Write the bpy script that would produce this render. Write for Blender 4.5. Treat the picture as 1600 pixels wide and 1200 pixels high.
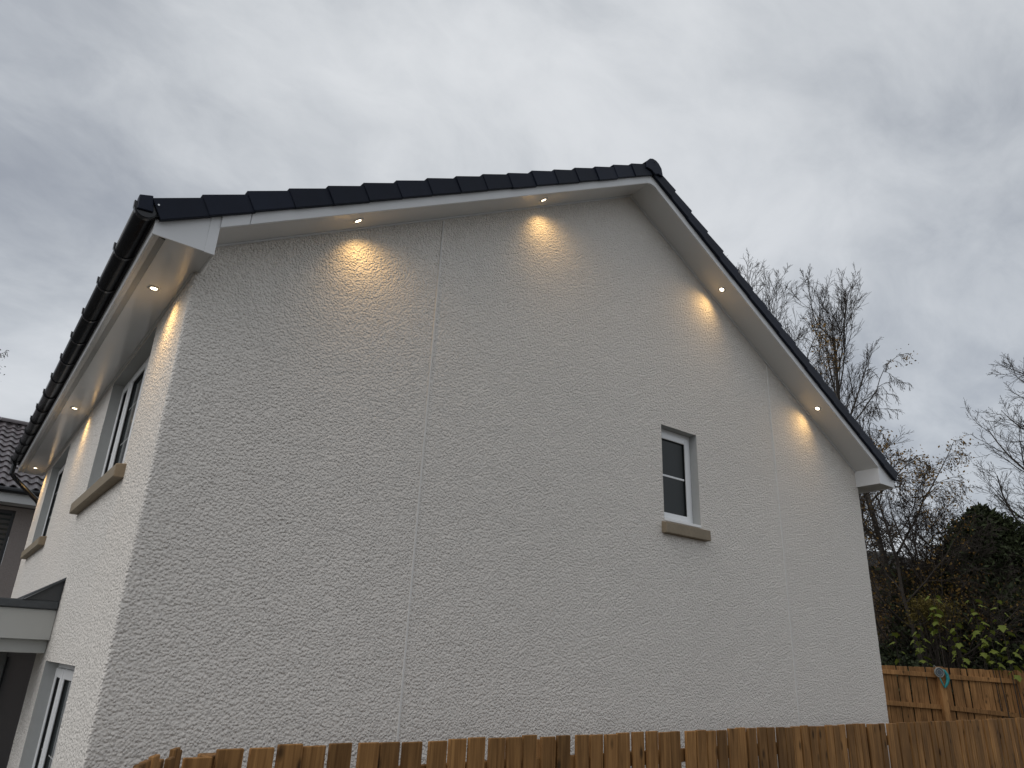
import bpy, math, random
import numpy as np
from mathutils import Vector, Matrix

for o in list(bpy.data.objects):
    bpy.data.objects.remove(o, do_unlink=True)
S = bpy.context.scene
COL = S.collection
R = math.radians

# ---------------------------------------------------------------- camera
cam = bpy.data.objects.new("camera", bpy.data.cameras.new("camera"))
COL.objects.link(cam)
S.camera = cam
YAW, PIT, ROL = 0.6388, 0.3692, 0.0448
fw = Vector((math.sin(YAW) * math.cos(PIT), math.cos(YAW) * math.cos(PIT), math.sin(PIT)))
rt = Vector((math.cos(YAW), -math.sin(YAW), 0))
up = rt.cross(fw)
r2 = rt * math.cos(ROL) + up * math.sin(ROL)
u2 = -rt * math.sin(ROL) + up * math.cos(ROL)
CAM = Vector((-0.8437, -4.826, 2.104))
M = Matrix((r2, u2, -fw)).transposed().to_4x4()
M.translation = CAM
cam.matrix_world = M
cam.data.sensor_width = 36.0
cam.data.lens = 36.0 * 1131.9 / 1600.0
cam.data.clip_start = 0.05
cam.data.clip_end = 2000

# ---------------------------------------------------------------- view, world, sun
S.view_settings.view_transform = 'Standard'
S.view_settings.look = 'None'
S.view_settings.exposure = 0.0
S.view_settings.gamma = 1.0
S.render.resolution_x, S.render.resolution_y = 1024, 768
S.render.engine = 'CYCLES'

SUN_AZ, SUN_EL = R(-88), R(38)      # azimuth from +y towards +x
W_ = bpy.data.worlds.new("World")
S.world = W_
W_.use_nodes = True
nt = W_.node_tree
nt.nodes.clear()


def N(t, nt=None, **k):
    n = nt.nodes.new(t)
    for a, b in k.items():
        setattr(n, a, b)
    return n


def world():
    L = nt.links.new
    out = N('ShaderNodeOutputWorld', nt)
    sky = N('ShaderNodeTexSky', nt, sky_type='NISHITA')
    sky.sun_disc = False
    sky.sun_elevation = SUN_EL
    sky.sun_rotation = SUN_AZ
    b1 = N('ShaderNodeBackground', nt)
    b1.inputs[1].default_value = 0.09
    L(sky.outputs[0], b1.inputs[0])
    tc = N('ShaderNodeTexCoord', nt)
    sp = N('ShaderNodeSeparateXYZ', nt)
    L(tc.outputs['Generated'], sp.inputs[0])
    ab = N('ShaderNodeMath', nt, operation='ABSOLUTE')
    L(sp.outputs[2], ab.inputs[0])
    ad = N('ShaderNodeMath', nt, operation='ADD')
    L(ab.outputs[0], ad.inputs[0])
    ad.inputs[1].default_value = 0.38
    dx = N('ShaderNodeMath', nt, operation='DIVIDE')
    dy = N('ShaderNodeMath', nt, operation='DIVIDE')
    L(sp.outputs[0], dx.inputs[0]); L(ad.outputs[0], dx.inputs[1])
    L(sp.outputs[1], dy.inputs[0]); L(ad.outputs[0], dy.inputs[1])
    cb = N('ShaderNodeCombineXYZ', nt)
    L(dx.outputs[0], cb.inputs[0]); L(dy.outputs[0], cb.inputs[1])
    cb.inputs[2].default_value = SKY_SEED
    mp = N('ShaderNodeMapping', nt)
    mp.inputs['Scale'].default_value = (1.0, 1.5, 1.0)
    mp.inputs['Rotation'].default_value = (0, 0, R(-50))
    L(cb.outputs[0], mp.inputs[0])
    # warp, broad cloud masses and finer billows
    wn = N('ShaderNodeTexNoise', nt)
    wn.inputs['Scale'].default_value = 1.6
    wn.inputs['Detail'].default_value = 3
    L(mp.outputs[0], wn.inputs['Vector'])
    ws = N('ShaderNodeVectorMath', nt, operation='SCALE')
    ws.inputs['Scale'].default_value = 0.45
    L(wn.outputs['Color'], ws.inputs[0])
    wa = N('ShaderNodeVectorMath', nt, operation='ADD')
    L(mp.outputs[0], wa.inputs[0]); L(ws.outputs[0], wa.inputs[1])
    n1 = N('ShaderNodeTexNoise', nt)
    n1.inputs['Scale'].default_value = 1.25
    n1.inputs['Detail'].default_value = 7
    n1.inputs['Roughness'].default_value = 0.5
    L(wa.outputs[0], n1.inputs['Vector'])
    n3 = N('ShaderNodeTexNoise', nt)
    n3.inputs['Scale'].default_value = 4.5
    n3.inputs['Detail'].default_value = 6
    n3.inputs['Roughness'].default_value = 0.6
    L(wa.outputs[0], n3.inputs['Vector'])
    mm = N('ShaderNodeMix', nt)
    mm.inputs[0].default_value = 0.34
    L(n1.outputs[0], mm.inputs[2]); L(n3.outputs[0], mm.inputs[3])
    cr = N('ShaderNodeValToRGB', nt)
    e = cr.color_ramp
    e.interpolation = 'B_SPLINE'
    e.elements[0].position = 0.33; e.elements[0].color = (0.32, 0.345, 0.395, 1)
    e.elements[1].position = 0.65; e.elements[1].color = (0.80, 0.82, 0.845, 1)
    m = e.elements.new(0.48); m.color = (0.55, 0.58, 0.615, 1)
    L(mm.outputs[0], cr.inputs[0])
    b2 = N('ShaderNodeBackground', nt)
    b2.inputs[1].default_value = 1.0
    L(cr.outputs[0], b2.inputs[0])
    n2 = N('ShaderNodeTexNoise', nt)
    n2.inputs['Scale'].default_value = 0.9
    n2.inputs['Detail'].default_value = 4
    L(mp.outputs[0], n2.inputs['Vector'])
    mr = N('ShaderNodeMapRange', nt)
    mr.inputs[1].default_value = 0.35; mr.inputs[2].default_value = 0.7
    mr.inputs[3].default_value = 0.85; mr.inputs[4].default_value = 1.0
    L(n2.outputs[0], mr.inputs[0])
    mx = N('ShaderNodeMixShader', nt)
    L(mr.outputs[0], mx.inputs[0])
    L(b1.outputs[0], mx.inputs[1]); L(b2.outputs[0], mx.inputs[2])
    L(mx.outputs[0], out.inputs[0])


SKY_SEED = 29.38
world()
sun = bpy.data.objects.new("sun", bpy.data.lights.new("sun", 'SUN'))
COL.objects.link(sun)
sun.data.energy = 0.95
sun.data.angle = R(50)
sun.data.color = (1.0, 0.99, 0.975)
sd = Vector((math.sin(SUN_AZ) * math.cos(SUN_EL), math.cos(SUN_AZ) * math.cos(SUN_EL), math.sin(SUN_EL)))
sun.rotation_euler = (-sd).to_track_quat('-Z', 'Y').to_euler()
sun.location = (-20, 5, 20)

# ---------------------------------------------------------------- materials
MATS = {}


def mat(name, col, rough=0.6, spec=0.5, var=0.0, vscale=6.0, bump=None, obj_var=0.0, island_var=0.0, metal=0.0,
        emit=None, coords='Object', stretch=(1, 1, 1), var2=None, trans=0.0):
    m = bpy.data.materials.new(name)
    m.use_nodes = True
    t = m.node_tree
    p = t.nodes['Principled BSDF']
    L = t.links.new
    p.inputs['Roughness'].default_value = rough
    p.inputs['Specular IOR Level'].default_value = spec
    p.inputs['Metallic'].default_value = metal
    p.inputs['Base Color'].default_value = (*col, 1)
    tc = N('ShaderNodeTexCoord', t)
    mp = N('ShaderNodeMapping', t)
    mp.inputs['Scale'].default_value = stretch
    L(tc.outputs[coords], mp.inputs[0])
    cur = None

    def mult(fac_socket, lo, hi, cur):
        r = N('ShaderNodeMapRange', t)
        r.inputs[1].default_value = 0.25; r.inputs[2].default_value = 0.75
        r.inputs[3].default_value = lo; r.inputs[4].default_value = hi
        L(fac_socket, r.inputs[0])
        v = N('ShaderNodeVectorMath', t, operation='SCALE')
        if cur is None:
            v.inputs[0].default_value = col
        else:
            L(cur, v.inputs[0])
        L(r.outputs[0], v.inputs['Scale'])
        return v.outputs[0]
    if var:
        n = N('ShaderNodeTexNoise', t)
        n.inputs['Scale'].default_value = vscale
        n.inputs['Detail'].default_value = 6
        n.inputs['Roughness'].default_value = 0.6
        L(mp.outputs[0], n.inputs['Vector'])
        cur = mult(n.outputs[0], 1 - var, 1 + var, cur)
    if var2:
        n = N('ShaderNodeTexNoise', t)
        n.inputs['Scale'].default_value = var2[1]
        n.inputs['Detail'].default_value = 3
        L(mp.outputs[0], n.inputs['Vector'])
        cur = mult(n.outputs[0], 1 - var2[0], 1 + var2[0], cur)
    if obj_var:
        oi = N('ShaderNodeObjectInfo', t)
        cur = mult(oi.outputs['Random'], 1 - obj_var, 1 + obj_var, cur)
    if island_var:
        ge = N('ShaderNodeNewGeometry', t)
        cur = mult(ge.outputs['Random Per Island'], 1 - island_var, 1 + island_var, cur)
    if cur is not None:
        L(cur, p.inputs['Base Color'])
    if bump:
        prev = None
        for kind, sc, st, dist in bump:
            if kind == 'noise':
                n = N('ShaderNodeTexNoise', t)
                n.inputs['Detail'].default_value = 3
                n.inputs['Roughness'].default_value = 0.55
                o = n.outputs[0]
            else:
                n = N('ShaderNodeTexVoronoi', t, feature='SMOOTH_F1')
                n.inputs['Smoothness'].default_value = 0.6
                o = n.outputs['Distance']
                if kind == 'pebble':
                    iv = N('ShaderNodeMath', t, operation='MULTIPLY'); iv.inputs[1].default_value = -1
                    L(o, iv.inputs[0]); o = iv.outputs[0]
            n.inputs['Scale'].default_value = sc
            L(mp.outputs[0], n.inputs['Vector'])
            b = N('ShaderNodeBump', t)
            b.inputs['Strength'].default_value = st
            b.inputs['Distance'].default_value = dist
            L(o, b.inputs['Height'])
            if prev is not None:
                L(prev, b.inputs['Normal'])
            prev = b.outputs[0]
        L(prev, p.inputs['Normal'])
    if emit:
        p.inputs['Emission Color'].default_value = (*emit[0], 1)
        p.inputs['Emission Strength'].default_value = emit[1]
    if trans:
        # leaf translucency
        tr = N('ShaderNodeBsdfTranslucent', t)
        if cur is not None:
            L(cur, tr.inputs[0])
        else:
            tr.inputs[0].default_value = (*col, 1)
        ms = N('ShaderNodeMixShader', t)
        ms.inputs[0].default_value = trans
        L(p.outputs[0], ms.inputs[1]); L(tr.outputs[0], ms.inputs[2])
        L(ms.outputs[0], t.nodes['Material Output'].inputs[0])
    MATS[name] = m
    return m


mat('roughcast', (0.80, 0.755, 0.70), 0.85, 0.2, var=0.07, vscale=75, var2=(0.03, 0.5),
    bump=[('pebble', 64, 1.0, 0.013), ('noise', 95, 0.9, 0.006)])
mat('reveal', (0.45, 0.455, 0.445), 0.8, 0.3, var=0.04, vscale=20, bump=[('noise', 120, 0.3, 0.002)])
mat('bead', (0.73, 0.71, 0.68), 0.6, 0.4, var=0.06, vscale=25)
mat('upvc', (0.74, 0.745, 0.75), 0.33, 0.5, var=0.02, vscale=3)
mat('soffit', (0.70, 0.70, 0.69), 0.13, 0.5, var=0.025, vscale=2.5, bump=[('noise', 4, 0.10, 0.01)])
mat('frame', (0.86, 0.865, 0.87), 0.3, 0.5)
mat('vent', (0.07, 0.063, 0.055), 0.6, 0.4)
mat('verge', (0.010, 0.014, 0.027), 0.55, 0.2, var=0.12, vscale=8, obj_var=0.15, bump=[('noise', 60, 0.15, 0.003)])
mat('rooftile', (0.035, 0.037, 0.045), 0.65, 0.4, var=0.2, vscale=12)
mat('gutter', (0.012, 0.013, 0.016), 0.25, 0.5, bump=[('noise', 6, 0.08, 0.01)])
mat('sill', (0.27, 0.222, 0.16), 0.75, 0.3, var=0.10, vscale=40, var2=(0.1, 4), bump=[('noise', 180, 0.3, 0.002)])
mat('glass', (0.045, 0.055, 0.056), 0.1, 0.5, bump=[('noise', 2.0, 0.04, 0.02)])
mat('glass_obscure', (0.010, 0.0145, 0.015), 0.3, 0.35, bump=[('noise', 140, 0.25, 0.002)])
mat('gasket', (0.012, 0.012, 0.012), 0.6)
mat('door', (0.012, 0.013, 0.016), 0.4)
mat('door_frame', (0.045, 0.047, 0.05), 0.45)
mat('canopy_white', (0.50, 0.51, 0.49), 0.5, 0.4, var=0.04, vscale=5)
mat('lead', (0.06, 0.068, 0.075), 0.45, 0.5, var=0.2, vscale=9, bump=[('noise', 22, 0.4, 0.01)])
mat('slate', (0.075, 0.08, 0.085), 0.6, 0.4, var=0.2, vscale=14, obj_var=0.2)
mat('lens', (0.9, 0.9, 0.9), 0.3, emit=((1.0, 0.86, 0.62), 9.0))
mat('bezel', (0.55, 0.55, 0.54), 0.35, 0.5)
mat('screw', (0.7, 0.7, 0.7), 0.25, metal=1.0)
mat('nb_wall', (0.30, 0.265, 0.25), 0.9, 0.2, var=0.06, vscale=25, bump=[('noise', 35, 0.6, 0.01)])
mat('nb_tile', (0.11, 0.092, 0.096), 0.34, 0.5, var=0.15, vscale=9, obj_var=0.22)
mat('nb_fascia', (0.62, 0.63, 0.63), 0.4)
mat('blind', (0.075, 0.07, 0.065), 0.5)


def wood(name, col, ov=0.3):
    m = bpy.data.materials.new(name)
    m.use_nodes = True
    t = m.node_tree
    L = t.links.new
    p = t.nodes['Principled BSDF']
    p.inputs['Roughness'].default_value = 0.8
    p.inputs['Specular IOR Level'].default_value = 0.25
    tc = N('ShaderNodeTexCoord', t)
    oi = N('ShaderNodeObjectInfo', t)
    off = N('ShaderNodeVectorMath', t, operation='SCALE')
    off.inputs[0].default_value = (13.7, 7.3, 5.1)
    mul = N('ShaderNodeMath', t, operation='MULTIPLY'); mul.inputs[1].default_value = 20
    L(oi.outputs['Random'], mul.inputs[0])
    L(mul.outputs[0], off.inputs['Scale'])
    ad = N('ShaderNodeVectorMath', t, operation='ADD')
    L(tc.outputs['Object'], ad.inputs[0]); L(off.outputs[0], ad.inputs[1])
    mp = N('ShaderNodeMapping', t)
    mp.inputs['Scale'].default_value = (30, 30, 1.6)
    L(ad.outputs[0], mp.inputs[0])
    n = N('ShaderNodeTexNoise', t)
    n.inputs['Scale'].default_value = 1.6; n.inputs['Detail'].default_value = 5
    n.inputs['Distortion'].default_value = 0.8
    L(mp.outputs[0], n.inputs['Vector'])
    cr = N('ShaderNodeValToRGB', t)
    e = cr.color_ramp
    e.elements[0].position = 0.3; e.elements[0].color = (col[0] * .55, col[1] * .5, col[2] * .45, 1)
    e.elements[1].position = 0.7; e.elements[1].color = (col[0] * 1.25, col[1] * 1.25, col[2] * 1.25, 1)
    L(n.outputs[0], cr.inputs[0])
    # knots
    mp2 = N('ShaderNodeMapping', t); mp2.inputs['Scale'].default_value = (9, 9, 4.5)
    L(ad.outputs[0], mp2.inputs[0])
    v = N('ShaderNodeTexVoronoi', t); v.inputs['Scale'].default_value = 1.0
    L(mp2.outputs[0], v.inputs['Vector'])
    kr = N('ShaderNodeMapRange', t)
    kr.inputs[1].default_value = 0.08; kr.inputs[2].default_value = 0.2
    kr.inputs[3].default_value = 0.3; kr.inputs[4].default_value = 1.0
    L(v.outputs['Distance'], kr.inputs[0])
    sc = N('ShaderNodeVectorMath', t, operation='SCALE')
    L(cr.outputs[0], sc.inputs[0]); L(kr.outputs[0], sc.inputs['Scale'])
    # blotchy stain
    n3 = N('ShaderNodeTexNoise', t); n3.inputs['Scale'].default_value = 2.2; n3.inputs['Detail'].default_value = 3
    L(ad.outputs[0], n3.inputs['Vector'])
    r3 = N('ShaderNodeMapRange', t)
    r3.inputs[1].default_value = 0.3; r3.inputs[2].default_value = 0.7
    r3.inputs[3].default_value = 0.7; r3.inputs[4].default_value = 1.2
    L(n3.outputs[0], r3.inputs[0])
    s3 = N('ShaderNodeVectorMath', t, operation='SCALE')
    L(sc.outputs[0], s3.inputs[0]); L(r3.outputs[0], s3.inputs['Scale'])
    r4 = N('ShaderNodeMapRange', t)
    r4.inputs[3].default_value = 1 - ov; r4.inputs[4].default_value = 1 + ov
    L(oi.outputs['Random'], r4.inputs[0])
    s4 = N('ShaderNodeVectorMath', t, operation='SCALE')
    L(s3.outputs[0], s4.inputs[0]); L(r4.outputs[0], s4.inputs['Scale'])
    L(s4.outputs[0], p.inputs['Base Color'])
    b = N('ShaderNodeBump', t); b.inputs['Strength'].default_value = 0.35; b.inputs['Distance'].default_value = 0.004
    L(n.outputs[0], b.inputs['Height']); L(b.outputs[0], p.inputs['Normal'])
    MATS[name] = m


wood('fence_wood', (0.29, 0.15, 0.053), 0.28)
wood('back_fence_wood', (0.30, 0.158, 0.062), 0.2)
mat('soil', (0.05, 0.045, 0.035), 0.9, 0.1, var=0.3, vscale=0.8, bump=[('noise', 6, 0.6, 0.05)])
mat('bark', (0.055, 0.047, 0.040), 0.9, 0.1, var=0.3, vscale=8)
mat('bark_birch', (0.085, 0.075, 0.065), 0.8, 0.1, var=0.4, vscale=6)
mat('twig', (0.05, 0.042, 0.036), 0.9, 0.1)
mat('leaf_brown', (0.21, 0.125, 0.035), 0.7, 0.2, island_var=0.45, trans=0.3)
mat('leaf_yellow', (0.13, 0.10, 0.027), 0.7, 0.2, island_var=0.4, trans=0.3)
mat('leaf_green', (0.15, 0.18, 0.03), 0.6, 0.3, island_var=0.35, trans=0.3)
mat('leaf_dark', (0.030, 0.038, 0.016), 0.7, 0.2, island_var=0.5)
mat('leaf_thicket', (0.045, 0.037, 0.022), 0.8, 0.15, island_var=0.5)
mat('leaf_ivy', (0.032, 0.042, 0.018), 0.6, 0.25, island_var=0.6)
mat('shed_wall', (0.14, 0.105, 0.08), 0.85, 0.2, var=0.2, vscale=3)
mat('shed_roof', (0.13, 0.127, 0.12), 0.75, 0.3, var=0.25, vscale=4, obj_var=0.15)
mat('teal', (0.015, 0.22, 0.23), 0.4, 0.5)
mat('disc_grey', (0.06, 0.075, 0.09), 0.35, 0.5)
mat('disc_rim', (0.25, 0.26, 0.24), 0.45, 0.5)


# ---------------------------------------------------------------- mesh helpers
class MB:
    def __init__(self):
        self.v = []; self.f = []

    def add(self, vs, fs):
        b = len(self.v)
        self.v += [tuple(x) for x in vs]
        self.f += [tuple(b + i for i in f) for f in fs]

    def box(self, x0, x1, y0, y1, z0, z1):
        x0, x1 = min(x0, x1), max(x0, x1); y0, y1 = min(y0, y1), max(y0, y1); z0, z1 = min(z0, z1), max(z0, z1)
        self.add([(x0, y0, z0), (x1, y0, z0), (x1, y1, z0), (x0, y1, z0), (x0, y0, z1), (x1, y0, z1), (x1, y1, z1), (x0, y1, z1)],
                 [(0, 3, 2, 1), (4, 5, 6, 7), (0, 1, 5, 4), (1, 2, 6, 5), (2, 3, 7, 6), (3, 0, 4, 7)])

    def prism(self, poly, ax, a, b):
        """poly 2D; extruded along axis ax from a to b. ax='y': poly=(x,z); 'x': poly=(y,z)"""
        n = len(poly)
        f = {'y': lambda q, t: (q[0], t, q[1]), 'x': lambda q, t: (t, q[0], q[1]), 'z': lambda q, t: (q[0], q[1], t)}[ax]
        vs = [f(q, a) for q in poly] + [f(q, b) for q in poly]
        fs = [tuple(range(n - 1, -1, -1)), tuple(range(n, 2 * n))]
        fs += [(i, (i + 1) % n, n + (i + 1) % n, n + i) for i in range(n)]
        self.add(vs, fs)

    def tube(self, pts, r, n=10, caps=True):
        pts = [Vector(p) for p in pts]
        rs = r if isinstance(r, (list, tuple)) else [r] * len(pts)
        ref = None
        vs = []
        for i, p in enumerate(pts):
            d = (pts[min(i + 1, len(pts) - 1)] - pts[max(i - 1, 0)]).normalized()
            if ref is None:
                ref = d.orthogonal().normalized()
            ref = (ref - d * ref.dot(d)).normalized()
            s = d.cross(ref)
            for k in range(n):
                a = 2 * math.pi * k / n
                vs.append(p + (ref * math.cos(a) + s * math.sin(a)) * rs[i])
        fs = []
        for i in range(len(pts) - 1):
            for k in range(n):
                fs.append((i * n + k, i * n + (k + 1) % n, (i + 1) * n + (k + 1) % n, (i + 1) * n + k))
        if caps:
            fs.append(tuple(range(n - 1, -1, -1)))
            fs.append(tuple((len(pts) - 1) * n + k for k in range(n)))
        self.add(vs, fs)

    def mesh(self, name, material, smooth=False, bevel=0):
        me = bpy.data.meshes.new(name)
        me.from_pydata(self.v, [], self.f)
        me.update()
        import bmesh
        bm = bmesh.new(); bm.from_mesh(me)
        bmesh.ops.recalc_face_normals(bm, faces=bm.faces)
        if bevel:
            bmesh.ops.bevel(bm, geom=list(bm.edges), offset=bevel, segments=1, affect='EDGES')
        bm.to_mesh(me); bm.free()
        if material:
            me.materials.append(MATS[material])
        if smooth:
            me.polygons.foreach_set('use_smooth', [True] * len(me.polygons))
        return me

    def build(self, name, material, parent=None, smooth=False, bevel=0):
        return put(name, self.mesh(name, material, smooth, bevel), parent)


def wpos(o):
    p = Vector((0, 0, 0))
    while o is not None:
        p = p + o.location; o = o.parent
    return p


def put(name, me, parent=None, loc=(0, 0, 0), rot=None):
    """loc is a world location; parents are only translated"""
    o = bpy.data.objects.new(name, me)
    COL.objects.link(o)
    o.location = Vector(loc)
    if parent is not None:
        o.parent = parent
        o.location = Vector(loc) - wpos(parent)
    if rot is not None:
        o.rotation_euler = rot
    return o


def thing(name, label, cat, loc=(0, 0, 0), group=None):
    o = bpy.data.objects.new(name, None)
    COL.objects.link(o)
    o.location = loc
    o.empty_display_size = 0.2
    o['label'] = label; o['category'] = cat
    if group:
        o['group'] = group
    return o


def kind(o, k, label=None):
    o['kind'] = k
    if label:
        o['label'] = label
    return o


def boxpart(name, m, parent, *b, bevel=0):
    q = MB(); q.box(*b)
    return q.build(name, m, parent, bevel=bevel)


def raw_mesh(name, verts, faces, material, smooth=False):
    """verts (n,3) array, faces (m,k) array"""
    me = bpy.data.meshes.new(name)
    verts = np.asarray(verts, np.float32); faces = np.asarray(faces, np.int32)
    m, k = faces.shape
    me.vertices.add(len(verts)); me.vertices.foreach_set('co', verts.ravel())
    me.loops.add(m * k); me.loops.foreach_set('vertex_index', faces.ravel())
    me.polygons.add(m)
    me.polygons.foreach_set('loop_start', np.arange(0, m * k, k, dtype=np.int32))
    if smooth:
        me.polygons.foreach_set('use_smooth', np.ones(m, bool))
    me.update(calc_edges=True)
    me.validate()
    if material:
        me.materials.append(MATS[material])
    return me


# ---------------------------------------------------------------- ground
def terrain(x, y):
    t = np.clip((x - 9.5) / 4.0, 0, 1); t = t * t * (3 - 2 * t)
    u = np.clip((x - 14.5) / 8.0, 0, 1); u = u * u * (3 - 2 * u)
    f = np.clip((60 - np.abs(y - 4)) / 30, 0, 1)
    return (0.6 * t + 0.9 * u) * f


def ground():
    a = np.concatenate([[-900, -400, -150, -60], np.arange(-30, 41, 1.0), [60, 150, 400, 900]])
    X, Y = np.meshgrid(a, a)
    rng = np.random.default_rng(4)
    Z = terrain(X, Y) + rng.normal(0, 0.012, X.shape) * (X > 10)
    n = len(a)
    v = np.stack([X, Y, Z], -1).reshape(-1, 3)
    i, j = np.meshgrid(np.arange(n - 1), np.arange(n - 1), indexing='ij')
    q = (i * n + j).ravel()
    f = np.stack([q, q + 1, q + n + 1, q + n], 1)
    kind(put('ground', raw_mesh('ground', v, f, 'gravel_soil', True)), 'structure')


mat('gravel_soil', (0.085, 0.079, 0.068), 0.9, 0.1, var=0.25, vscale=5, var2=(0.2, 0.3), bump=[('voronoi', 40, 0.5, 0.02)])
ground()

# ---------------------------------------------------------------- the house
W, P_, H, G = 8.6, 0.5716, 4.7069, 0.3138
A_ = math.atan(P_); CA, SA = math.cos(A_), math.sin(A_)
ZB, EX, LEN = 4.5185, 0.345, 8.05
house = thing('house', 'white roughcast house with soffit downlights and dark verge tiles, filling the picture', 'house', (W / 2, LEN / 2, 0))
PROUD = 0.003


def top(x):
    return H + P_ * min(x, W - x)


# openings on the front wall: (y0,y1,z0,z1)
W1 = (1.02, 2.75, 3.33, 4.47)
W2 = (5.38, 7.05, 3.27, 4.42)
GWN = (1.00, 2.53, 0.85, 1.975)
DR = (3.30, 7.9, 0.0, 2.02)
GWIN = (4.70, 5.262, 3.50, 4.508)      # gable window x0,x1,z0,z1
REV = 0.11


def band_noise(shape, du, dv, lam, width, seed):
    """band-limited random relief, wavelength lam metres"""
    rg = np.random.default_rng(seed)
    f = np.fft.rfft2(rg.normal(size=shape))
    ku = np.fft.fftfreq(shape[0], du)[:, None]; kv = np.fft.rfftfreq(shape[1], dv)[None, :]
    k = np.sqrt(ku * ku + kv * kv)
    f *= np.exp(-((np.log((k + 1e-6) * lam)) / width) ** 2)
    h = np.fft.irfft2(f, s=shape)
    return h / h.std()


def walls():
    e = 0.04
    cr = 0.02
    # perimeter coordinate: front wall from the far end, round the corner, along the gable
    def seg(a, b, st):
        n = max(1, int(round(abs(b - a) / st)))
        return list(np.linspace(a, b, n + 1))
    ycuts = [LEN, DR[1], W2[1], W2[0], DR[0], W1[1], GWN[1], W1[0], GWN[0], cr]
    P2 = []   # (x, y, nx, ny, isfront)
    for a, b in zip(ycuts[:-1], ycuts[1:]):
        st = .019 if a > 4 else (.014 if a > 2 else .0105)
        for v in seg(a, b, st)[:-1]:
            P2.append((0, v, -1, 0))
    for k in range(4):
        an = math.pi + math.pi / 2 * k / 4
        P2.append((cr + cr * math.cos(an), cr + cr * math.sin(an), math.cos(an), math.sin(an)))
    xcuts = [cr, 2.2, 4.3, GWIN[0], GWIN[1], W]
    for a, b in zip(xcuts[:-1], xcuts[1:]):
        st = .0095 if a < 2 else (.0105 if a < 4.2 else .0125)
        for v in seg(a, b, st)[:-1]:
            P2.append((v, 0, 0, -1))
    P2.append((W, 0, 0, -1))
    P2 = np.array(P2)
    zc = sorted({0.0, GWN[2], 1.2, GWN[3], DR[3], W2[2], W1[2], GWIN[2], W2[3], W1[3], GWIN[3], top(W / 2) + e})
    Zs = []
    for a, b in zip(zc[:-1], zc[1:]):
        Zs += seg(a, b, .03 if b <= 1.21 else .0105)[:-1]
    Zs.append(zc[-1]); Zs = np.array(Zs)
    # relief sampled from a uniform 9 mm field
    du = .009
    u = np.concatenate([[0], np.cumsum(np.hypot(np.diff(P2[:, 0]), np.diff(P2[:, 1])))])
    shp = (int(u[-1] / du) + 4, int(Zs[-1] / du) + 4)
    h1 = band_noise(shp, du, du, .020, .6, 1)
    h2 = band_noise(shp, du, du, .065, .5, 2)
    h3 = band_noise(shp, du, du, .40, .7, 3)
    f = np.tanh(h1 * .9) * .0020 + np.maximum(h1 - 1.2, 0) * .0022 + h2 * .0003 + h3 * .0006
    ui, zi = u / du, Zs / du
    a0, b0 = ui.astype(int), zi.astype(int)
    fu, fz = (ui - a0)[:, None], (zi - b0)[None, :]
    g4 = lambda i, j: f[np.ix_(a0 + i, b0 + j)]
    hgt = g4(0, 0) * (1 - fu) * (1 - fz) + g4(1, 0) * fu * (1 - fz) + g4(0, 1) * (1 - fu) * fz + g4(1, 1) * fu * fz
    nu, nz = len(P2), len(Zs)
    V = np.empty((nu, nz, 3))
    V[..., 0] = P2[:, 0:1] + P2[:, 2:3] * hgt
    V[..., 1] = P2[:, 1:2] + P2[:, 3:4] * hgt
    V[..., 2] = Zs[None, :]
    uc = (P2[:-1, :2] + P2[1:, :2]) / 2; zm = (Zs[:-1] + Zs[1:]) / 2
    topu = H + e + np.where(uc[:, 1] > cr, 0, P_ * np.minimum(uc[:, 0], W - uc[:, 0]))
    keep = Zs[:-1][None, :] < topu[:, None]
    for o in (W1, W2, GWN, DR):
        keep &= ~(((uc[:, 0] <= 0) & (uc[:, 1] > o[0]) & (uc[:, 1] < o[1]))[:, None] & ((zm > o[2]) & (zm < o[3]))[None, :])
    o = GWIN
    keep &= ~(((uc[:, 0] > o[0]) & (uc[:, 0] < o[1]) & (uc[:, 1] <= 0))[:, None] & ((zm > o[2]) & (zm < o[3]))[None, :])
    i, j = np.nonzero(keep)
    q = i * nz + j
    F = np.stack([q, q + nz, q + nz + 1, q + 1], 1)
    used = np.unique(F); mp_ = np.full(nu * nz, -1); mp_[used] = np.arange(len(used))
    put('wall', raw_mesh('wall', V.reshape(-1, 3)[used], mp_[F], 'roughcast', True), house)
    # plain rear and right-hand walls
    q = MB()
    q.add([(W, .001, 0), (W, LEN, 0), (W, LEN, H + e), (W, .001, H + e)], [(0, 1, 2, 3)])
    q.build('wall', 'roughcast', house)
    q = MB()
    q.add([(0, LEN, 0), (W, LEN, 0), (W, LEN, H + e), (W / 2, LEN, top(W / 2) + e), (0, LEN, H + e)], [(0, 1, 2, 3, 4)])
    q.build('wall', 'roughcast', house)
    # smooth reveals lining the openings
    D = REV + 0.06

    def lining(*quads):
        r = MB()
        r.add(quads[0], [(0, 1, 2, 3), (3, 2, 5, 4), (4, 5, 7, 6), (6, 7, 1, 0)])
        me = bpy.data.meshes.new('reveal')
        me.from_pydata(r.v, [], r.f); me.update(); me.materials.append(MATS['reveal'])
        put('reveal', me, house)
    xa, xb, za, zb = GWIN
    s0 = -.001
    lining([(xa, s0, za), (xa, D, za), (xa, D, zb), (xa, s0, zb), (xb, s0, zb), (xb, D, zb), (xb, s0, za), (xb, D, za)])
    for (ya, yb, za, zb) in (W1, W2, GWN, DR):
        lining([(s0, ya, za), (D, ya, za), (D, ya, zb), (s0, ya, zb), (s0, yb, zb), (D, yb, zb), (s0, yb, za), (D, yb, za)])


walls()

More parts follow.
